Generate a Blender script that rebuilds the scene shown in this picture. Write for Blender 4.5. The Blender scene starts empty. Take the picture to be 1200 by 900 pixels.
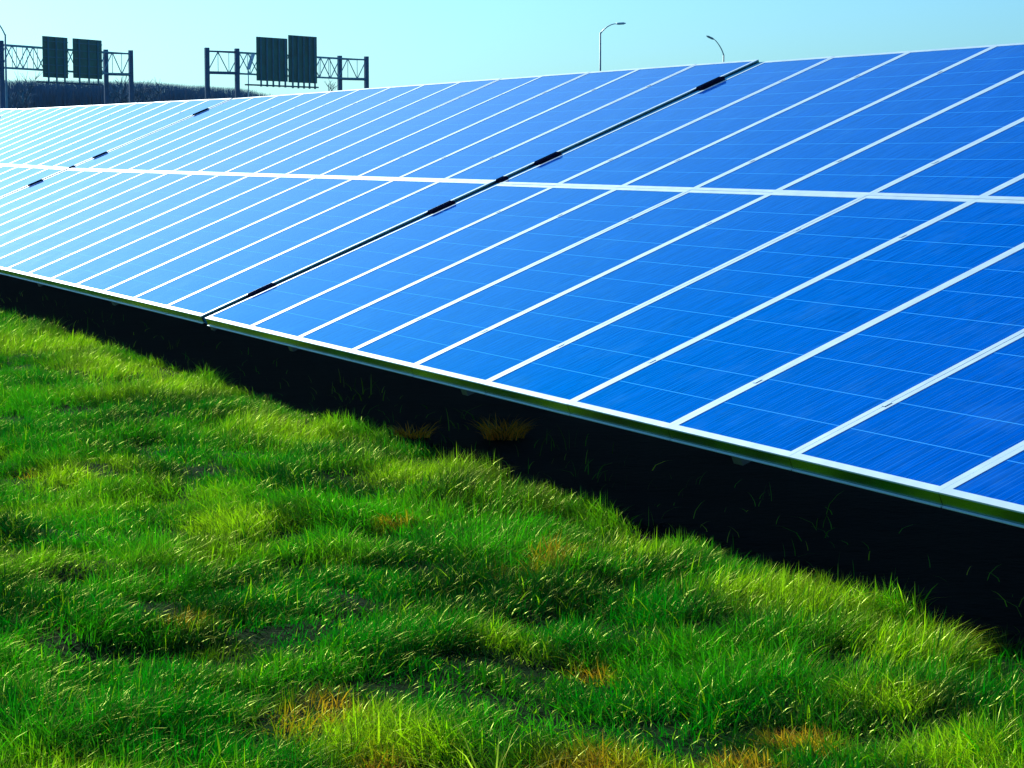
import bpy, bmesh, math, random
import numpy as np
from mathutils import Vector, Matrix
random.seed(7)
RNG = np.random.default_rng(11)
R = math.radians
scene = bpy.context.scene
col = scene.collection

# ---------------------------------------------------------------- camera
FOCAL_PX = 2722.9            # for a picture 1200 px wide
PITCH, YAW = 0.09929, 0.40594
CAM = Vector((15.7318, -4.4250, 1.1500))
fw = Vector((-math.cos(YAW) * math.cos(PITCH), math.sin(YAW) * math.cos(PITCH), -math.sin(PITCH)))
rt = fw.cross(Vector((0, 0, 1))).normalized()
up = rt.cross(fw)
cd = bpy.data.cameras.new("camera")
cam = bpy.data.objects.new("camera", cd)
col.objects.link(cam)
cd.sensor_width = 36.0
cd.lens = 36.0 * FOCAL_PX / 1200.0
cd.clip_start = 0.1
cd.clip_end = 5000
m = Matrix((rt, up, -fw)).transposed().to_4x4()
m.translation = CAM
cam.matrix_world = m
cd.dof.use_dof = False
scene.camera = cam

# ---------------------------------------------------------------- light
SUN = Vector((-0.89, -0.08, 0.45)).normalized()
elev = math.asin(SUN.z)
az = math.atan2(SUN.x, SUN.y)                       # clockwise from +Y
w = bpy.data.worlds.new("World")
scene.world = w
w.use_nodes = True
nt = w.node_tree
bg = nt.nodes['Background']
sky = nt.nodes.new('ShaderNodeTexSky')
sky.sky_type = 'NISHITA'
sky.sun_disc = False
sky.sun_elevation = elev
sky.sun_rotation = az
sky.air_density = 1.0
sky.dust_density = 1.2
sky.ozone_density = 1.0
tint = nt.nodes.new('ShaderNodeMix')
tint.data_type = 'RGBA'
tint.blend_type = 'MULTIPLY'
tint.inputs[0].default_value = 1.0
nt.links.new(sky.outputs[0], tint.inputs[6])
tint.inputs[7].default_value = (0.38, 0.90, 1.50, 1)
nt.links.new(tint.outputs[2], bg.inputs[0])
bg.inputs[1].default_value = 0.085
sd = bpy.data.lights.new("sun", 'SUN')
sd.energy = 5.0
sd.angle = R(0.5)
sd.color = (1.0, 0.95, 0.86)
so = bpy.data.objects.new("sun", sd)
col.objects.link(so)
so.rotation_euler = SUN.to_track_quat('Z', 'Y').to_euler()
scene.view_settings.view_transform = 'Standard'
scene.view_settings.look = 'None'
scene.view_settings.gamma = 1
scene.view_settings.use_curve_mapping = False
scene.view_settings.exposure = 0.2
scene.render.engine = 'CYCLES'

# ---------------------------------------------------------------- helpers
def tag(o, label=None, cat=None, group=None, kind=None):
    if label: o['label'] = label
    if cat: o['category'] = cat
    if group: o['group'] = group
    if kind: o['kind'] = kind
    return o

def empty(name, loc=(0, 0, 0), rot=(0, 0, 0)):
    o = bpy.data.objects.new(name, None)
    col.objects.link(o)
    o.location = loc
    o.rotation_euler = rot
    o.empty_display_size = 0.2
    return o

class MB:
    """collects boxes, bars and tubes into one mesh object"""
    def __init__(s):
        s.bm = bmesh.new()
    def box(s, lo, hi, mat=0):
        xs = (lo[0], hi[0]); ys = (lo[1], hi[1]); zs = (lo[2], hi[2])
        v = [s.bm.verts.new((x, y, z)) for x in xs for y in ys for z in zs]
        for q in ((0, 1, 3, 2), (4, 6, 7, 5), (0, 4, 5, 1), (2, 3, 7, 6), (0, 2, 6, 4), (1, 5, 7, 3)):
            f = s.bm.faces.new([v[i] for i in q])
            f.material_index = mat
        return v
    def beam(s, a, b, wd, ht=None, upv=(0, 0, 1)):
        a, b = Vector(a), Vector(b)
        ht = ht or wd
        d = (b - a).normalized()
        u = Vector(upv)
        if abs(d.dot(u)) > .98: u = Vector((1, 0, 0))
        sx = d.cross(u).normalized(); sy = sx.cross(d)
        v = []
        for p in (a, b):
            for i, j in ((-1, -1), (1, -1), (1, 1), (-1, 1)):
                v.append(s.bm.verts.new(p + sx * i * wd / 2 + sy * j * ht / 2))
        for q in ((0, 1, 2, 3), (7, 6, 5, 4), (0, 4, 5, 1), (1, 5, 6, 2), (2, 6, 7, 3), (3, 7, 4, 0)):
            s.bm.faces.new([v[i] for i in q])
    def tube(s, pts, rad, n=8):
        rings = []
        pts = [Vector(p) for p in pts]
        for i, p in enumerate(pts):
            d = (pts[min(i + 1, len(pts) - 1)] - pts[max(i - 1, 0)]).normalized()
            u = Vector((0, 0, 1)) if abs(d.z) < .9 else Vector((1, 0, 0))
            sx = d.cross(u).normalized(); sy = sx.cross(d)
            r = rad[i] if isinstance(rad, (list, tuple)) else rad
            rings.append([s.bm.verts.new(p + (sx * math.cos(k * 2 * math.pi / n) + sy * math.sin(k * 2 * math.pi / n)) * r) for k in range(n)])
        for A, B in zip(rings, rings[1:]):
            for k in range(n):
                f = s.bm.faces.new((A[k], A[(k + 1) % n], B[(k + 1) % n], B[k])); f.smooth = True
        s.bm.faces.new(rings[0][::-1]); s.bm.faces.new(rings[-1])
    def build(s, name, mats, parent=None, bevel=0.0):
        me = bpy.data.meshes.new(name)
        if bevel:
            bmesh.ops.bevel(s.bm, geom=s.bm.edges[:], offset=bevel, segments=1, affect='EDGES')
        bmesh.ops.recalc_face_normals(s.bm, faces=s.bm.faces[:])
        s.bm.to_mesh(me); s.bm.free()
        for mm in (mats if isinstance(mats, (list, tuple)) else [mats]): me.materials.append(mm)
        o = bpy.data.objects.new(name, me)
        col.objects.link(o)
        o.parent = parent
        return o

def copy_tree(o, parent=None):
    c = o.copy(); col.objects.link(c); c.parent = parent
    for ch in list(o.children): copy_tree(ch, c)
    return c

# ---------------------------------------------------------------- materials
def new_mat(name):
    mt = bpy.data.materials.new(name); mt.use_nodes = True
    n = mt.node_tree
    return mt, n, n.nodes['Principled BSDF']

class NG:
    """tiny node-graph writer"""
    def __init__(s, tree): s.t = tree
    def node(s, typ, **kw):
        n = s.t.nodes.new(typ)
        for k, v in kw.items(): setattr(n, k, v)
        return n
    def put(s, sock, v):
        if isinstance(v, bpy.types.NodeSocket): s.t.links.new(v, sock)
        else: sock.default_value = v
    def math(s, op, a, b=0.0, c=None):
        n = s.node('ShaderNodeMath', operation=op)
        s.put(n.inputs[0], a); s.put(n.inputs[1], b)
        if c is not None: s.put(n.inputs[2], c)
        return n.outputs[0]
    def mix(s, f, a, b, mode='MIX'):
        n = s.node('ShaderNodeMix', data_type='RGBA', blend_type=mode)
        s.put(n.inputs[0], f); s.put(n.inputs[6], a); s.put(n.inputs[7], b)
        return n.outputs[2]
    def noise(s, vec, scale, detail=3, rough=.5):
        n = s.node('ShaderNodeTexNoise'); s.put(n.inputs['Vector'], vec)
        n.inputs['Scale'].default_value = scale; n.inputs['Detail'].default_value = detail
        n.inputs['Roughness'].default_value = rough
        return n.outputs['Fac']
    def ramp(s, f, a, b):
        n = s.node('ShaderNodeMapRange'); s.put(n.inputs[0], f)
        n.inputs[1].default_value = a; n.inputs[2].default_value = b
        return n.outputs[0]
    def scalev(s, vec, sc):
        n = s.node('ShaderNodeVectorMath', operation='MULTIPLY'); s.put(n.inputs[0], vec)
        n.inputs[1].default_value = sc
        return n.outputs[0]

PL, PW, PITCH_U = 2.409, 1.0095, 1.012        # panel length up the slope, width, spacing
FR = 0.036                                   # frame face width
DEPTH = 0.052

def m_cells():
    mt, n, b = new_mat('solar_cells')
    g = NG(n)
    tc = g.node('ShaderNodeTexCoord').outputs['Object']
    sp = g.node('ShaderNodeSeparateXYZ'); g.put(sp.inputs[0], tc)
    x, y = sp.outputs[0], sp.outputs[1]
    info = g.node('ShaderNodeObjectInfo').outputs['Random']
    cw = (PW - 2 * FR) / 6; ch = (PL - 2 * FR) / 10
    fx = g.math('FRACT', g.math('DIVIDE', g.math('SUBTRACT', x, FR), cw))
    fy = g.math('FRACT', g.math('DIVIDE', g.math('SUBTRACT', y, FR), ch))
    def line(fr, half):                      # 1 inside the gap
        d = g.math('ABSOLUTE', g.math('SUBTRACT', fr, .5))
        return g.math('GREATER_THAN', d, .5 - half)
    ly = line(fy, .0105); lx = line(fx, .009)
    # three bus bars per cell
    f3 = g.math('FRACT', g.math('ADD', g.math('MULTIPLY', fx, 3.0), 0.0))
    bus = g.math('LESS_THAN', g.math('ABSOLUTE', g.math('SUBTRACT', f3, .5)), .018)
    # cell to cell variation
    idx = g.math('FLOOR', g.math('DIVIDE', g.math('SUBTRACT', x, FR), cw))
    idy = g.math('FLOOR', g.math('DIVIDE', g.math('SUBTRACT', y, FR), ch))
    cv = g.node('ShaderNodeCombineXYZ'); g.put(cv.inputs[0], idx); g.put(cv.inputs[1], idy); g.put(cv.inputs[2], g.math('MULTIPLY', info, 97.0))
    wn = g.node('ShaderNodeTexWhiteNoise'); g.put(wn.inputs[0], cv.outputs[0])
    # wafer streaks running up the slope, with the crystal grain over them
    off = g.node('ShaderNodeVectorMath', operation='ADD'); g.put(off.inputs[0], tc)
    cv2 = g.node('ShaderNodeCombineXYZ'); g.put(cv2.inputs[0], g.math('MULTIPLY', info, 31.0)); g.put(cv2.inputs[1], g.math('MULTIPLY', info, 17.0))
    g.put(off.inputs[1], cv2.outputs[0])
    st = g.noise(g.scalev(off.outputs[0], (150, 2.6, 1)), 1.0, 2)
    st2 = g.noise(g.scalev(off.outputs[0], (45, 5.0, 1)), 1.0, 3)
    gr = g.noise(off.outputs[0], 24.0, 2)
    v = g.math('ADD', g.math('MULTIPLY', g.ramp(st, .3, .7), .55), g.math('MULTIPLY', g.ramp(st2, .3, .7), .45))
    base = g.mix(v, (0.0, 0.026, 0.23, 1), (0.0, 0.125, 0.76, 1))
    base = g.mix(g.math('MULTIPLY', wn.outputs[0], .22), base, (0.0, 0.07, 0.42, 1))
    base = g.mix(g.math('MULTIPLY', g.ramp(gr, .35, .7), .18), base, (0.0, 0.11, 0.80, 1))
    base = g.mix(g.math('MULTIPLY', bus, .38), base, (0.10, 0.42, 0.95, 1))
    base = g.mix(g.math('MULTIPLY', lx, .4), base, (0.05, 0.30, 0.90, 1))
    base = g.mix(g.math('MULTIPLY', ly, .85), base, (0.06, 0.42, 1.0, 1))
    # thin dust that gathers low on each panel and in blotches
    du = g.noise(off.outputs[0], 3.2, 5, .62)
    dust = g.math('MULTIPLY', g.ramp(du, .52, .80), .10)
    base = g.mix(dust, base, (0.14, 0.50, 0.80, 1))
    g.put(b.inputs['Base Color'], base)
    rgh = (g.math('ADD', .055, g.math('MULTIPLY', g.ramp(du, .4, .8), .05)))
    b.inputs['Specular IOR Level'].default_value = 0
    b.inputs['Roughness'].default_value = .9
    bp = g.node('ShaderNodeBump'); bp.inputs['Strength'].default_value = .05; bp.inputs['Distance'].default_value = .01
    g.put(bp.inputs['Height'], g.noise(off.outputs[0], 1.6, 2)); n.links.new(bp.outputs[0], b.inputs['Normal'])
    # the coated glass: blue reflection that turns white only at grazing angles
    fr = g.node('ShaderNodeFresnel'); fr.inputs['IOR'].default_value = 1.30
    gl = g.node('ShaderNodeBsdfGlossy'); g.put(gl.inputs['Roughness'], rgh)
    n.links.new(bp.outputs[0], gl.inputs['Normal'])
    g.put(gl.inputs['Color'], g.mix(g.ramp(fr.outputs[0], .21, .50), (.0, .74, 1, 1), (1, 1, 1, 1)))
    mx = g.node('ShaderNodeMixShader')
    n.links.new(fr.outputs[0], mx.inputs[0]); n.links.new(b.outputs[0], mx.inputs[1]); n.links.new(gl.outputs[0], mx.inputs[2])
    n.links.new(mx.outputs[0], n.nodes['Material Output'].inputs['Surface'])
    return mt

def m_simple(name, c, rough=.5, metal=0.0, nscale=0, amt=.15, bump=0.0):
    mt, n, b = new_mat(name)
    g = NG(n)
    b.inputs['Roughness'].default_value = rough
    b.inputs['Metallic'].default_value = metal
    c = tuple(c) + (1,)
    if nscale:
        tc = g.node('ShaderNodeTexCoord').outputs['Object']
        nz = g.noise(tc, nscale, 4)
        d = tuple(x * (1 - 2 * amt) for x in c[:3]) + (1,)
        g.put(b.inputs['Base Color'], g.mix(g.ramp(nz, .3, .7), d, c))
        g.put(b.inputs['Roughness'], g.math('ADD', rough - .06, g.math('MULTIPLY', nz, .14)))
        if bump:
            bp = g.node('ShaderNodeBump'); bp.inputs['Strength'].default_value = bump
            bp.inputs['Distance'].default_value = .01
            g.put(bp.inputs['Height'], nz); n.links.new(bp.outputs[0], b.inputs['Normal'])
    else:
        b.inputs['Base Color'].default_value = c
    return mt

M = {}
M['cells'] = m_cells()
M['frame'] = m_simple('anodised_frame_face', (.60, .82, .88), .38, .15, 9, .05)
M['frame_side'] = m_simple('frame_side_grass_tint', (.07, .22, .17), .22, 1.0, 6, .08)  # grass reflection and shade put into the dark green of the sides
M['backsheet'] = m_simple('backsheet', (.25, .26, .27), .6)
M['galv'] = m_simple('galvanised_steel', (.22, .23, .24), .5, .6, 14, .15)
M['dark_bracket'] = m_simple('dark_bracket', (.003, .008, .03), .95, .0, 20, .2)
M['gap'] = m_simple('gap_tone_blue', (.02, .20, .42), .9, .0, 12, .2)  # bluish tone of the gap, reflection included, put into a flat colour
for k_ in ('gap', 'dark_bracket'):
    M[k_].node_tree.nodes['Principled BSDF'].inputs['Specular IOR Level'].default_value = 0
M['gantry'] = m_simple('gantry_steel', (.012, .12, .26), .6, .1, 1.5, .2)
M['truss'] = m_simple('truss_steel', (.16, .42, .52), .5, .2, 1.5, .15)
M['sign'] = m_simple('sign_sheet', (.002, .19, .13), .55, .0, .8, .25)
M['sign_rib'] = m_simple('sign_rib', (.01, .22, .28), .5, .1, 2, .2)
M['white'] = m_simple('white_paint', (.80, .82, .82), .5, 0, 3, .05)
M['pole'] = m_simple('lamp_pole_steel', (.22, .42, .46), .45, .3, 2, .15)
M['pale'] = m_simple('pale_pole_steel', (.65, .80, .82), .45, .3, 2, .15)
M['bark'] = m_simple('haze_blue_twigs', (.001, .17, .32), .85, 0, 1.3, .25)  # distance haze put into the blue of the twigs

def m_ground():
    mt, n, b = new_mat('soil_and_turf')
    g = NG(n)
    tc = g.node('ShaderNodeTexCoord').outputs['Object']
    a = g.noise(tc, 1.1, 6); c = g.noise(tc, 9, 5, .65)
    base = g.mix(g.ramp(a, .35, .65), (.001, .016, .002, 1), (.002, .032, .003, 1))
    base = g.mix(g.math('MULTIPLY', g.ramp(c, .5, .75), .6), base, (.003, .014, .003, 1))
    # bare soil under the arrays, their shade painted in as near-black
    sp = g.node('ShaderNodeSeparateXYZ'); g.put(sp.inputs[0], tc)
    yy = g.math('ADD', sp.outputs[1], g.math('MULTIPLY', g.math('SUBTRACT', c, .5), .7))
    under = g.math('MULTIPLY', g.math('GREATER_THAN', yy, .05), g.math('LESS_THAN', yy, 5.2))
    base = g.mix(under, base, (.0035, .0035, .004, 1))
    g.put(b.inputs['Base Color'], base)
    b.inputs['Roughness'].default_value = .95
    b.inputs['Specular IOR Level'].default_value = .02
    bp = g.node('ShaderNodeBump'); bp.inputs['Strength'].default_value = .7; bp.inputs['Distance'].default_value = .04
    g.put(bp.inputs['Height'], c); n.links.new(bp.outputs[0], b.inputs['Normal'])
    return mt

def m_grass():
    mt, n, b = new_mat('grass_blades')
    g = NG(n)
    at = g.node('ShaderNodeAttribute', attribute_name='blade_colour')
    g.put(b.inputs['Base Color'], at.outputs['Color'])
    b.inputs['Roughness'].default_value = .38
    b.inputs['Specular IOR Level'].default_value = 0
    tr = g.node('ShaderNodeBsdfTranslucent')
    g.put(tr.inputs['Color'], g.mix(1.0, at.outputs['Color'], (.9, 1.7, .4, 1), 'MULTIPLY'))
    mx = g.node('ShaderNodeMixShader'); mx.inputs[0].default_value = .48
    n.links.new(b.outputs[0], mx.inputs[1]); n.links.new(tr.outputs[0], mx.inputs[2])
    gl = g.node('ShaderNodeBsdfGlossy'); gl.inputs['Roughness'].default_value = .36
    gl.inputs['Color'].default_value = (.75, 1.0, .22, 1)
    m2 = g.node('ShaderNodeMixShader'); m2.inputs[0].default_value = .050
    n.links.new(mx.outputs[0], m2.inputs[1]); n.links.new(gl.outputs[0], m2.inputs[2])
    n.links.new(m2.outputs[0], n.nodes['Material Output'].inputs['Surface'])
    return mt

# ---------------------------------------------------------------- ground
GZ = -0.50
def vnoise(x, y, seed):
    """smooth value noise in 0..1"""
    xi = np.floor(x).astype(np.int64); yi = np.floor(y).astype(np.int64)
    fx = x - xi; fy = y - yi
    fx = fx * fx * (3 - 2 * fx); fy = fy * fy * (3 - 2 * fy)
    def h(a, b):
        k = (a * 374761393 + b * 668265263 + seed * 974634777) & 0xffffffff
        k = ((k ^ (k >> 13)) * 1274126177) & 0xffffffff
        k = k ^ (k >> 16)
        return (k & 0xffff) / 65535.0
    return (h(xi, yi) * (1 - fx) + h(xi + 1, yi) * fx) * (1 - fy) + (h(xi, yi + 1) * (1 - fx) + h(xi + 1, yi + 1) * fx) * fy
def fbm(x, y, s, seed, o=3):
    v = 0; a = 1; t = 0
    for i in range(o):
        v = v + a * vnoise(x * s, y * s, seed + i); t += a; a *= .5; s *= 2.03
    return v / t
def height(x, y):
    near = np.clip(1.2 - np.hypot(x - 5, y) / 30.0, 0, 1)
    return GZ + near * np.clip((.6 - y) / .6, .15, 1) * (0.14 * (fbm(x, y, .8, 3) - .5) + .07 * (fbm(x, y, 2.9, 8, 2) - .5))

def grid_mesh(name, xs, ys, mat):
    X, Y = np.meshgrid(xs, ys, indexing='ij')
    Z = height(X, Y)
    v = np.stack([X, Y, Z], -1).reshape(-1, 3)
    nx, ny = len(xs), len(ys)
    i = np.arange(nx - 1)[:, None] * ny + np.arange(ny - 1)[None, :]
    f = np.stack([i, i + ny, i + ny + 1, i + 1], -1).reshape(-1, 4)
    me = bpy.data.meshes.new(name)
    me.from_pydata(v.tolist(), [], f.tolist())
    me.polygons.foreach_set('use_smooth', [True] * len(me.polygons))
    me.materials.append(mat)
    o = bpy.data.objects.new(name, me); col.objects.link(o)
    return o
def axis(lo, hi, step, far):
    a = np.arange(lo, hi, step)
    k = np.cumsum(step * 1.28 ** np.arange(1, 60)); k = k[k < far]
    return np.concatenate([lo - k[::-1], a, a[-1] + k])
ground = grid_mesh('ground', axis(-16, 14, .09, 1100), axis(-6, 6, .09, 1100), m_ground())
tag(ground, kind='structure')

# ---------------------------------------------------------------- solar tables
TILT = 0.39292
NU = 14
def make_panel():
    f = MB()
    W, L_, F = PW, PL, FR
    t = 0.0
    # top faces of the four frame bars
    for lo, hi in (((0, 0), (W, F)), ((0, L_ - F), (W, L_)), ((0, F), (F, L_ - F)), ((W - F, F), (W, L_ - F))):
        f.box((lo[0], lo[1], -.006), (hi[0], hi[1], 0), 0)
    # side webs and the foot flange that sticks out below
    w_ = .0035
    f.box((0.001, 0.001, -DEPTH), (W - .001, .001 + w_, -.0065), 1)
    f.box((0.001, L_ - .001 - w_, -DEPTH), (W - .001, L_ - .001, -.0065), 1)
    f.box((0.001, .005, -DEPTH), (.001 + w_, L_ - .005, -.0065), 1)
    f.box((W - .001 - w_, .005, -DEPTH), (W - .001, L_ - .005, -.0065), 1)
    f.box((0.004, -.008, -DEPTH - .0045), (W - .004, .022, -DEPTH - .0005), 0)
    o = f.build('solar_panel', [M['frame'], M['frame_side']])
    g = MB()
    g.box((F + .0005, F + .0005, -.009), (W - F - .0005, L_ - F - .0005, -.0025), 0)
    c = g.build('cell_glass', [M['cells']], o)
    s = MB(); s.box((F, F, -.016), (W - F, L_ - F, -.0095))
    s.build('back_sheet', M['backsheet'], o)
    return o

def make_table():
    """built in slope coordinates (x along the row, y up the slope), right end at x = NU * pitch"""
    root = empty('solar_table', (0, 0, 0), (TILT, 0, 0))
    root.rotation_mode = 'XYZ'
    proto = make_panel()
    first = True
    for r in range(2):
        for i in range(NU):
            o = proto if first else copy_tree(proto)
            first = False
            o.parent = root
            j = random.uniform(-.0004, .0004)
            o.location = (i * PITCH_U + .001, r * (PL + .003), j)
            o.rotation_euler = (random.uniform(-.0006, .0006), random.uniform(-.0006, .0006), 0)
    Wd = NU * PITCH_U
    VP = (.47, 1.95, 2.87, 4.34)
    for v in VP:
        b = MB()
        b.box((-.02, v - .03, -DEPTH - .10), (Wd + .02, v + .03, -DEPTH - .008))
        b.build('purlin', M['galv'], root)
    for k in range(5):
        x = .9 + k * (Wd - 1.8) / 4
        b = MB(); b.box((x - .04, .25, -DEPTH - .24), (x + .04, 4.55, -DEPTH - .105)); b.build('rafter', M['galv'], root)
        for v in (2.2, 4.1):
            hy = v * math.cos(TILT); hz = v * math.sin(TILT) - .27
            # vertical post in the tilted frame: run along world -z
            dn = Vector((0, -math.sin(TILT), -math.cos(TILT)))
            top = Vector((x, v, -DEPTH - .18))
            ln = (v * math.sin(TILT) - (DEPTH + .18) * math.cos(TILT)) - GZ + .35
            b = MB(); b.beam(top, top + dn * ln, .11, .11, upv=(1, 0, 0)); b.build('post', M['galv'], root)
    # clamps over the seams
    cl = MB(); cl.box((-.013, -.018, .0013), (.013, .018, .0027))
    cp = cl.build('panel_clamp', M['frame'], root)
    first = True
    for i in range(1, NU):
        for v in VP:
            o = cp if first else cp.copy()
            if not first: col.objects.link(o); o.parent = root
            first = False
            o.location = (i * PITCH_U, v + random.uniform(-.01, .01), 0)
    # splice brackets that bridge the gap at the right hand end
    for v, ln in zip((.47, 1.95, 2.47, 2.87, 4.34), (.20, .20, .07, .20, .22)):
        b = MB()
        b.box((Wd + .006, v - ln / 2, -.09), (Wd + .092, v + ln / 2, .0085))
        b.build('splice_bracket', M['dark_bracket'], root, bevel=.006)
    b = MB(); b.box((Wd + .004, .01, -.060), (Wd + .098, 2 * PL - .01, -.020)); b.build('gap_tone_strip', M['gap'], root)  # added strip that gives the open gap its bluish mid-tone
    return root

T0 = make_table()
tag(T0, 'nearest table of deep blue solar panels, running out of the photo at the right', 'solar array',
    'tables of solar panels in one long row')
GAP = 0.105
Wd = NU * PITCH_U
tabs = [(-Wd - GAP, .006, .0030, 0.0, 'middle table of lighter blue solar panels, just left of the dark gap'),
        (-2 * (Wd + GAP) + .02, .11, .0030, .0068, 'third table of pale glaring solar panels, left of the faint second gap'),
        (-3 * (Wd + GAP) + .04, .27, .0030, .0105, 'farthest table of solar panels, washed out white in the upper left of the row')]
for x, dz, dt, ry, lab in tabs:
    t = copy_tree(T0)
    t.location = (x, 0, dz)
    t.rotation_euler = (TILT + dt, ry, 0)
    tag(t, lab)

# ---------------------------------------------------------------- grass
def blades(name, px, py, length, lean, leandir, width, colour, mat, z0=None):
    n = len(px)
    z = height(px, py) - .01 if z0 is None else z0
    face = RNG.uniform(0, 2 * np.pi, n)
    wx, wy = np.cos(face) * width / 2, np.sin(face) * width / 2
    lx, ly = np.cos(leandir), np.sin(leandir)
    # three segments curving over
    ts = np.array([0, .38, .74, 1.0]); wid = np.array([1, .85, .55, 0])
    V = np.zeros((n, 7, 3)); k = 0
    for t, wd in zip(ts, wid):
        hor = length * lean * t ** 1.7
        ver = length * (t - .42 * lean * t ** 2.2)
        cx_ = px + lx * hor; cy_ = py + ly * hor; cz_ = z + ver
        if wd > 0:
            V[:, k, 0] = cx_ - wx * wd; V[:, k, 1] = cy_ - wy * wd; V[:, k, 2] = cz_
            V[:, k + 1, 0] = cx_ + wx * wd; V[:, k + 1, 1] = cy_ + wy * wd; V[:, k + 1, 2] = cz_
            k += 2
        else:
            V[:, k, 0] = cx_; V[:, k, 1] = cy_; V[:, k, 2] = cz_
    pat = np.array([0, 1, 3, 2, 2, 3, 5, 4, 4, 5, 6])
    loops = (np.arange(n)[:, None] * 7 + pat[None, :]).ravel().astype(np.int32)
    starts = (np.arange(n)[:, None] * 11 + np.array([0, 4, 8])[None, :]).ravel().astype(np.int32)
    me = bpy.data.meshes.new(name)
    me.vertices.add(n * 7); me.vertices.foreach_set('co', V.ravel().astype(np.float32))
    me.loops.add(n * 11); me.loops.foreach_set('vertex_index', loops)
    me.polygons.add(n * 3); me.polygons.foreach_set('loop_start', starts)
    me.update(calc_edges=True)
    me.polygons.foreach_set('use_smooth', np.ones(n * 3, bool))
    ca = me.color_attributes.new('blade_colour', 'FLOAT_COLOR', 'POINT')
    c4 = np.ones((n, 7, 4), np.float32); c4[:, :, :3] = colour[:, None, :]
    ca.data.foreach_set('color', c4.ravel())
    me.materials.append(mat)
    o = bpy.data.objects.new(name, me); col.objects.link(o)
    return o

GM = m_grass()
GREEN = np.array([.004, .170, .004]); BRIGHT = np.array([.060, .300, .003]); YEL = np.array([.42, .48, .010])
DRY = np.array([.65, .24, .02]); DEEP = np.array([.0005, .048, .003])
def lerp(a, b, t): return a + (b - a) * t[:, None]
def ground_hit(px, py):
    d = fw + rt * ((px - 600) / FOCAL_PX) + up * ((450 - py) / FOCAL_PX)
    p = CAM + d * ((GZ + .08 - CAM.z) / d.z)
    return p.x, p.y
# dry or fresh sward, and sunlit highlights by the shadow edge painted into blades: picture position, size in metres, kind
PATCHES = [(70, 400, .9, 'y'), (150, 430, .7, 'y'), (210, 450, .5, 'y'), (330, 500, .5, 'y'), (480, 550, .35, 'y'), (430, 600, .4, 'b'),
           (560, 600, .35, 'b'), (745, 635, .22, 'y'), (620, 640, .4, 'b'), (960, 700, .25, 'y'), (1060, 745, .25, 'y'),
           (30, 470, .6, 'b'), (90, 550, .4, 'y'), (270, 610, .35, 'y'), (360, 820, .17, 'o'), (430, 835, .24, 'y'),
           (500, 855, .18, 'y'), (735, 870, .18, 'o'), (800, 885, .22, 'y'), (940, 838, .12, 'o'), (1140, 870, .26, 'y'),
           (395, 800, .14, 'o'), (700, 895, .20, 'o'), (460, 870, .16, 'o'), (870, 870, .12, 'o'), (1040, 800, .14, 'y'), (590, 730, .14, 'y'), (1080, 700, .12, 'y'), (870, 690, .2, 'y'),
           (210, 710, .10, 'o'), (695, 755, .09, 'o'), (70, 880, .2, 'y'), (820, 770, .2, 'b'), (150, 640, .3, 'b')]
HOLES = [(600, 893, .13), (310, 828, .20), (85, 735, .20), (110, 540, .22), (700, 765, .12), (900, 750, .10),
         (440, 690, .16), (170, 760, .14), (265, 505, .25), (1085, 765, .08), (840, 660, .10)]
def grass_colour(x, y):
    n = len(x)
    c = lerp(np.tile(GREEN, (n, 1)), np.tile(DEEP, (n, 1)), np.clip((fbm(x, y, 2.6, 41) - .42) * 5.0, 0, 1))  # near-black green patches: shade of the hollows put into blade colour
    c = lerp(c, np.tile(BRIGHT, (n, 1)), np.clip((fbm(x, y, 2.3, 51) - .5) * 4, 0, 1) * .8)
    yel = np.clip((fbm(x, y, 1.3, 61) - .60) * 7, 0, 1)
    c = lerp(c, np.tile(YEL, (n, 1)), np.clip(yel * .45 + (RNG.random(n) < .06) * .8, 0, 1))
    for px_, py_, rad, kind in PATCHES:
        hx, hy = ground_hit(px_, py_)
        d2 = ((x - hx) / rad) ** 2 + ((y - hy) / (rad * .55)) ** 2
        f = np.clip(np.exp(-d2) * 1.9 * (.4 + fbm(x, y, 7.0, 95, 2)), 0, 1)
        f = f * (RNG.random(n) < .8)
        c = lerp(c, np.tile({'y': YEL, 'o': DRY, 'b': BRIGHT}[kind], (n, 1)), f)
    dry = np.clip((fbm(x, y, 2.0, 71) - .82) * 12, 0, 1) * (RNG.random(n) < .75)
    c = lerp(c, np.tile(DRY, (n, 1)), dry)
    c = c * RNG.uniform(.65, 1.35, n)[:, None]
    return c
def field(npts, xr, yr, keep=None):
    x = RNG.uniform(*xr, npts); y = RNG.uniform(*yr, npts)
    if keep is not None:
        k = keep(x, y); x, y = x[k], y[k]
    return x, y
def left_of_view(x, y):                        # a little beyond the left edge of the view
    d = np.stack([x - CAM.x, y - CAM.y], -1)
    a = np.arctan2(d[:, 1], -d[:, 0])          # 0 = towards -x
    return a
def keep_main(x, y):
    a = left_of_view(x, y)
    r = np.hypot(x - CAM.x, y - CAM.y)
    clump = fbm(x, y, 4.2, 21, 2)
    dens = np.clip((clump - .25) * 3.4, .30, 1) * np.clip(8.5 / r, .25, 1)
    dens = np.where(y > .02 + .15 * fbm(x, y, 1.5, 91), dens * .004, dens)
    for px_, py_, rad in HOLES:
        hx, hy = ground_hit(px_, py_)
        dens = dens * (1 - .72 * np.exp(-(((x - hx) / rad) ** 2 + ((y - hy) / (rad * .5)) ** 2) ** 2))
    return (a > .14) & (a < .80) & (RNG.random(len(x)) < dens)
x, y = field(1500000, (-12, 12.2), (-4.3, 1.1), keep_main)
cl = fbm(x, y, 4.2, 21, 2)
big = fbm(x, y, 1.3, 31, 2)
ln = (.03 + .130 * np.clip(cl * 1.25 - .15, 0, 1) * (.5 + big)) * RNG.uniform(.6, 1.25, len(x))
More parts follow.
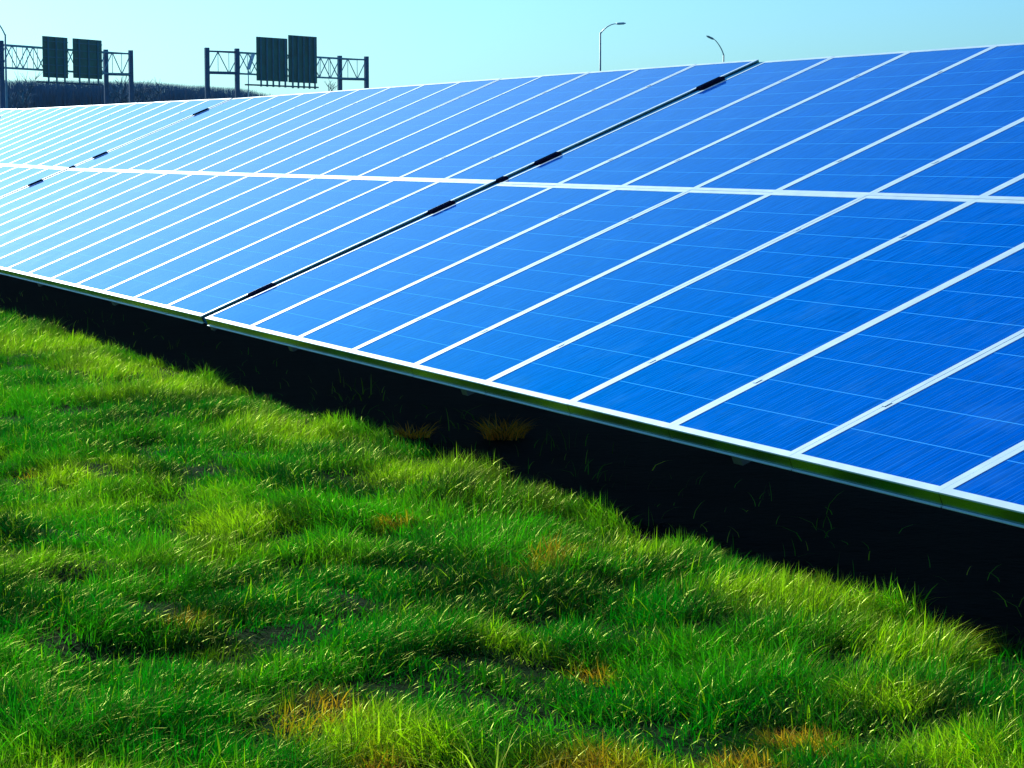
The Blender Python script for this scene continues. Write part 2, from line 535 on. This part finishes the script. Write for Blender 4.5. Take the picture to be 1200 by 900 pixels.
edge = np.clip(1 - np.abs(y + .35) / .55, 0, 1)
ln = ln * (1 + .35 * edge)
ld = fbm(x, y, 1.1, 81, 2) * 2.2 * np.pi + RNG.normal(0, 1.5, len(x)) - .6
ld = ld * (1 - .6 * edge) + .6 * edge * .35
lean = np.clip(RNG.normal(.72, .36, len(x)), .02, 1.3)
wd = RNG.choice([.0024, .0034, .0048, .0075], len(x), p=[.3, .35, .25, .1]) * RNG.uniform(.8, 1.2, len(x))
g1 = blades('grass', x, y, ln, lean, ld, wd, grass_colour(x, y), GM)
tag(g1, 'thick tussocky green grass in the sun in front of the panels', 'grass', kind='stuff')
print('blades', len(x))
# wider, thinner sward round the view
def keep_wide(x, y):
    a = left_of_view(x, y)
    out = (a <= .15) | (a >= .79) | (x < -12) | (x > 12.2) | (y < -4.3)
    return out & ((y < .4) | (y > 4.6))
x, y = field(150000, (-30, 24), (-14, 12), keep_wide)
g2 = blades('grass', x, y, RNG.uniform(.07, .2, len(x)), np.clip(RNG.normal(.6, .25, len(x)), .05, 1.1),
            RNG.uniform(0, 6.28, len(x)), RNG.uniform(.006, .014, len(x)), grass_colour(x, y), GM)
tag(g2, 'sparser green turf all round the rows of panels', 'grass', kind='stuff')

# orange dry tufts in the shade below the panel edge, and straw blades in the sward
def tuft(px, py, n, ht, rad, colr, label, nm='dry_grass_tuft', lean_m=.5):
    rr = rad * np.sqrt(RNG.random(n)); th = RNG.uniform(0, 6.28, n)
    xx = px + rr * np.cos(th); yy = py + rr * np.sin(th)
    c = np.tile(np.array(colr), (n, 1)) * RNG.uniform(.4, 1.3, n)[:, None]
    o = blades(nm, xx, yy, ht * RNG.uniform(.5, 1.2, n), np.clip(RNG.normal(lean_m, .2, n), .05, 1.1),
               th + RNG.normal(0, .5, n), RNG.uniform(.004, .009, n), c, GM)
    # origin at the tuft's foot
    off = Vector((px, py, float(height(np.array([px]), np.array([py]))[0])))
    co = np.zeros(len(o.data.vertices) * 3, np.float32); o.data.vertices.foreach_get('co', co)
    co = co.reshape(-1, 3) - np.array(off, np.float32); o.data.vertices.foreach_set('co', co.ravel())
    o.location = off
    tag(o, label, 'grass tuft', 'dry orange grass tufts')
    return o
OR = (.95, .26, .03)
hx, hy = ground_hit(483, 497)
tuft(hx, hy, 130, .12, .10, OR, 'smaller dry orange grass tuft in the shade under the panel edge, left of the other', lean_m=.9)
hx, hy = ground_hit(590, 498)
tuft(hx, hy, 230, .16, .12, OR, 'larger dry orange grass tuft touching the panel edge in the shade', lean_m=.8)

hx, hy = ground_hit(575, 905)
o = tuft(hx, hy, 46, .24, .05, (.75, .62, .10), 'pale straw coloured grass blades arching over a dark hollow at the bottom edge', nm='straw_grass_tuft', lean_m=.9)
o['group'] = 'straw blades'
del o['group']

# ---------------------------------------------------------------- far things, placed by bearing and distance
HZ = 450 - FOCAL_PX * math.tan(PITCH)
FWH = Vector((fw.x, fw.y, 0)).normalized()
def rise(py):
    """height gained per metre of depth along the line of sight through picture row py"""
    t = (450 - py) / FOCAL_PX
    return (-math.sin(PITCH) + math.cos(PITCH) * t) / (math.cos(PITCH) + math.sin(PITCH) * t)
def at(px, depth, z=None, py=None):
    d = FWH + rt * ((px - 600) / FOCAL_PX) * math.cos(PITCH)
    p = CAM + d * depth
    if py is not None: z = CAM.z + rise(py) * depth
    return Vector((p.x, p.y, GZ if z is None else z))

def gantry(A, B, off, ztop, depth, signs, label, group='sign gantries over the far motorway', sign_face='front'):
    """A, B: front feet; off: vector from front frame to back frame"""
    root = empty('sign_gantry', A)
    loc = lambda v: Vector(v) - A
    ax = (B - A); ax.z = 0; Ln = ax.length; ax.normalize()
    for P in (A, B, A + off, B + off):
        b = MB()
        b.beam(loc((P.x, P.y, GZ - .3)), loc((P.x, P.y, ztop + .35)), .42)
        b.box(*[loc((P.x + s * .5, P.y + s * .5, z)) for s, z in ((-1, GZ - .2), (1, GZ + .5))])
        b.build('post', M['gantry'], root)
    # end frames
    for P in (A, B):
        b = MB()
        b.beam(loc((P.x, P.y, ztop - depth)), loc((P.x + off.x, P.y + off.y, ztop - depth)), .28)
        b.build('cross_beam', M['gantry'], root)
        b = MB()
        b.beam(loc((P.x, P.y, ztop)), loc((P.x + off.x, P.y + off.y, ztop)), .16)
        b.build('cross_beam', M['gantry'], root)
    # box truss
    b = MB()
    nseg = 13
    for o_ in (Vector((0, 0, 0)), off):
        for z in (ztop, ztop - depth):
            b.beam(loc((A.x + o_.x, A.y + o_.y, z)), loc((B.x + o_.x, B.y + o_.y, z)), .11)
        for k in range(nseg):
            p = A + o_ + ax * (Ln * k / nseg); q = A + o_ + ax * (Ln * (k + 1) / nseg)
            z0, z1 = (ztop, ztop - depth) if k % 2 else (ztop - depth, ztop)
            b.beam(loc((p.x, p.y, z0)), loc((q.x, q.y, z1)), .07)
            b.beam(loc((q.x, q.y, ztop)), loc((q.x, q.y, ztop - depth)), .05)
    b.build('truss', M['truss'], root)
    # walkway under the signs
    b = MB()
    t0, t1 = signs['walk']
    p = A + ax * (Ln * t0); q = A + ax * (Ln * t1)
    b.beam(loc((p.x, p.y, signs['zlo'] - .55)), loc((q.x, q.y, signs['zlo'] - .55)), .5, .14)
    b.build('walkway', M['gantry'], root)
    for t0, t1, zl, zh in signs['panels']:
        p = A + ax * (Ln * t0) - off.normalized() * .5; q = A + ax * (Ln * t1) - off.normalized() * .5
        n = Vector((-ax.y, ax.x, 0))
        if n.dot(CAM - A) < 0: n = -n
        b = MB()
        b.beam(loc((p.x, p.y, (zl + zh) / 2)), loc((q.x, q.y, (zl + zh) / 2)), .12, zh - zl)
        s = b.build('sign_panel', M['sign'], root)
        nr = signs['ribs']
        rb = MB()
        for k in range(nr):
            r = p.lerp(q, (k + .5) / nr) + n * .13
            rb.beam(loc((r.x, r.y, zl - .6)), loc((r.x, r.y, zh - .05)), .16)
        if signs.get('bars'):
            for k in range(5):
                z = zl + (zh - zl) * (k + .6) / 5.2
                rb.beam(loc(Vector((p.x, p.y, z)) + n * .1), loc(Vector((q.x, q.y, z)) + n * .1), .08)
        rb.build('rib', M['sign_rib'], s)
    tag(root, label, 'gantry', group)
    return root, ax, Ln

def dist_for(py, H=10.0): return H / rise(py)
ZT = CAM.z + 10.0 * 1.0
def frac_for(A, B, px):
    """fraction along A-B whose bearing is px"""
    lo, hi = -1.0, 2.0
    def bear(t):
        p = A.lerp(B, t) - CAM
        return 600 + FOCAL_PX * (p.dot(rt)) / (p.dot(FWH)) / math.cos(PITCH)
    for _ in range(50):
        mid = (lo + hi) / 2
        if bear(mid) < px: lo = mid
        else: hi = mid
    return lo
def zat(A, B, t, py):
    return CAM.z + rise(py) * (A.lerp(B, t) - CAM).dot(FWH)

# right gantry
A = at(279, dist_for(61)); B = at(430, dist_for(70))
off = at(244, dist_for(60)) - A
S = {'walk': (frac_for(A, B, 290), frac_for(A, B, 372)), 'ribs': 5}
pan = []
for x0, x1, yt, yb in ((297, 332.5, 44, 95), (334.5, 367, 42, 97)):
    a, b_ = frac_for(A, B, x0), frac_for(A, B, x1); mid = (a + b_) / 2
    pan.append((a, b_, zat(A, B, mid, yb), zat(A, B, mid, yt)))
S['panels'] = pan; S['zlo'] = pan[0][2] + .1
gr, ax_, L2 = gantry(A, B, off, ZT, 2.1, S, 'right hand sign gantry whose two dark sign boards have vertical ribs, beyond the panels')
# small white box and its bracket beside the signs
tt = frac_for(A, B, 292); p = A.lerp(B, tt)
b = MB()
zb = zat(A, B, tt, 80)
b.beam(Vector((p.x, p.y, GZ)) - A, Vector((p.x, p.y, zb)) - A, .09)
b.build('white_riser', M['pale'], gr)
b = MB()
q = A.lerp(B, frac_for(A, B, 298))
b.beam(Vector((p.x, p.y, zb - .1)) - A, Vector((q.x, q.y, zat(A, B, tt, 63))) - A, .42, .10)
b.build('white_ladder', M['white'], gr)

# left gantry
A = at(4, dist_for(52)); B = at(155, dist_for(63))
off = at(-29, dist_for(51)) - A
S = {'walk': (frac_for(A, B, 46), frac_for(A, B, 118)), 'ribs': 3, 'bars': True}
pan = []
for x0, x1, yt, yb in ((47, 75.5, 43, 91), (82.5, 115.5, 46, 92)):
    a, b_ = frac_for(A, B, x0), frac_for(A, B, x1); mid = (a + b_) / 2
    pan.append((a, b_, zat(A, B, mid, yb), zat(A, B, mid, yt)))
S['panels'] = pan; S['zlo'] = pan[0][2] + .1
gantry(A, B, off, ZT, 2.1, S, 'left hand sign gantry with two separate dark green sign boards above the dark woods')

# street lamps
def lamp(px, dist, py_top, py_bend, px_tip, py_tip, mat_arm, label, ex=(1.05, 1.9)):
    base = at(px, dist)
    zb = CAM.z + rise(py_bend) * dist
    zt = CAM.z + rise(py_tip) * dist
    root = empty('street_lamp', base)
    side = rt.copy(); side.z = 0; side.normalize()
    ext = (px_tip - px) * dist / FOCAL_PX
    b = MB()
    b.tube([(0, 0, -.2), (0, 0, 1), (0, 0, zb - GZ)], [.13, .11, .07], 10)
    b.box((-.25, -.25, -.1), (.25, .25, .25))
    b.build('pole', M['pole'], root)
    pts = []
    for k in range(9):
        t = k / 8
        pts.append(side * ext * (t ** ex[0]) + Vector((0, 0, (zb - GZ - .1) + (zt - zb) * (1 - (1 - t) ** ex[1]))))
    b = MB(); b.tube(pts, [.06 - .003 * k for k in range(9)], 8); b.build('arm', mat_arm, root)
    d = (side * (1 if ext > 0 else -1) * .75 + (pts[-1] - pts[-2]).normalized()).normalized()
    e = pts[-1]
    b = MB(); b.tube([e, e + d * .18, e + d * .65, e + d * .85], [.03, .10, .10, .03], 10)
    b.build('lamp_head', mat_arm, root)
    tag(root, label, 'street lamp', 'street lamps by the far road')
lamp(703, 200, 36, 38, 721, 26.5, M['pale'], 'street lamp with its pale curved arm reaching right, the middle one')
lamp(847, 225, 50, 64, 836, 45, M['pole'], 'street lamp whose bent arm alone shows above the dark gap in the panels, rightmost', (1.4, 1.15))
lamp(9, 190, 36, 40, -8, 20, M['pole'], 'street lamp rising beside the left gantry post, leftmost')

# bare winter trees and the dark wood along the horizon
def bare_tree(base, ht, spread, seed, label):
    rnd = random.Random(seed)
    root = empty('bare_tree', base)
    tb = MB(); tb.tube([(0, 0, -.3), (.1, 0, ht * .3), (0, .1, ht * .55)], [ht * .028, ht * .022, ht * .012], 7)
    tb.build('trunk', M['bark'], root)
    cb = MB()
    def grow(p, d, ln, r, lv):
        q = p + d * ln
        cb.tube([p, (p + q) / 2 + Vector((rnd.uniform(-.1, .1), rnd.uniform(-.1, .1), 0)) * ln, q], [r, r * .8, r * .55], 3 if lv > 1 else 5)
        if lv == 4: return
        for _ in range(4 if lv else 6):
            nd = (d + Vector((rnd.uniform(-1, 1), rnd.uniform(-1, 1), rnd.uniform(-.3, .8))) * (.75 * spread)).normalized()
            grow(p.lerp(q, rnd.uniform(.45, 1)), nd, ln * rnd.uniform(.6, .85), r * .6, lv + 1)
    for k in range(3):
        grow(Vector((0, 0, ht * (.25 + .1 * k))), Vector((rnd.uniform(-.4, .4), rnd.uniform(-.4, .4), 1)).normalized(), ht * .24, ht * .014, 1)
    cb.build('crown', M['bark'], root)
    tag(root, label, 'tree', 'bare trees above the far wood')
trees = [(24, 84, 'bare tree crown between the left lamp and the first green sign board'),
         (139, 84, 'bare tree framed between the two right posts of the left gantry'),
         (164, 89, 'low bare tree just right of the left gantry'),
         (187, 90, 'rounded bare tree midway between the two gantries'),
         (384, 94, 'pale bare tree under the truss right of the ribbed sign boards')]
for i, (px, py, lab) in enumerate(trees):
    d = 283
    ht = (CAM.z + rise(py) * d) - GZ
    bare_tree(at(px, d), ht, 1.1, 5 + i, lab)

def woods():
    n = 26000
    px = RNG.uniform(-260, 372, n)
    d = RNG.uniform(288, 306, n)
    keep = np.ones(n, bool)
    env = np.interp(px, [-260, 0, 60, 120, 190, 215, 245, 290, 320, 372], [91, 93, 94, 94.5, 97, 99, 101, 104, 112, 122])
    env = env + 3.0 * (fbm(px * .05, d * 0 + .5, 1.0, 5, 3) - .5) + RNG.exponential(.9, n) - .8
    V = []; F = []
    for i in range(n):
        p = at(float(px[i]), float(d[i]))
        top = CAM.z + rise(float(env[i])) * float(d[i])
        h = top - GZ
        lo = h * random.uniform(0, .55); wd_ = random.uniform(.04, .13)
        a = random.uniform(0, math.pi); dx, dy = math.cos(a) * wd_, math.sin(a) * wd_
        sx, sy = random.gauss(0, .35), random.gauss(0, .35)
        k = len(V)
        V += [(p.x - dx, p.y - dy, GZ + lo), (p.x + dx, p.y + dy, GZ + lo), (p.x + sx + dx * .6, p.y + sy + dy * .6, GZ + (lo + h) / 2),
              (p.x + sx - dx * .6, p.y + sy - dy * .6, GZ + (lo + h) / 2), (p.x + sx * 1.7, p.y + sy * 1.7, GZ + h)]
        F += [(k, k + 1, k + 2, k + 3), (k + 3, k + 2, k + 4)]
    me = bpy.data.meshes.new('distant_wood'); me.from_pydata(V, [], F); me.materials.append(M['bark'])
    o = bpy.data.objects.new('distant_wood', me); col.objects.link(o)
    tag(o, 'dark bluish belt of leafless woodland along the left horizon', 'woodland', kind='stuff')
woods()

# ---------------------------------------------------------------- haze
hb = MB(); hb.box((-1250, -1250, -3.2), (1250, 1250, 15.0))
hm = bpy.data.materials.new('haze'); hm.use_nodes = True
hn = hm.node_tree; hn.nodes.remove(hn.nodes['Principled BSDF'])
pv = hn.nodes.new('ShaderNodeVolumePrincipled')
pv.inputs['Color'].default_value = (.40, .76, 1.0, 1)
pv.inputs['Density'].default_value = .00013
hn.links.new(pv.outputs[0], hn.nodes['Material Output'].inputs['Volume'])
ho = hb.build('haze', hm)
tag(ho, 'thin bluish haze in the air over the site', 'haze', kind='stuff')
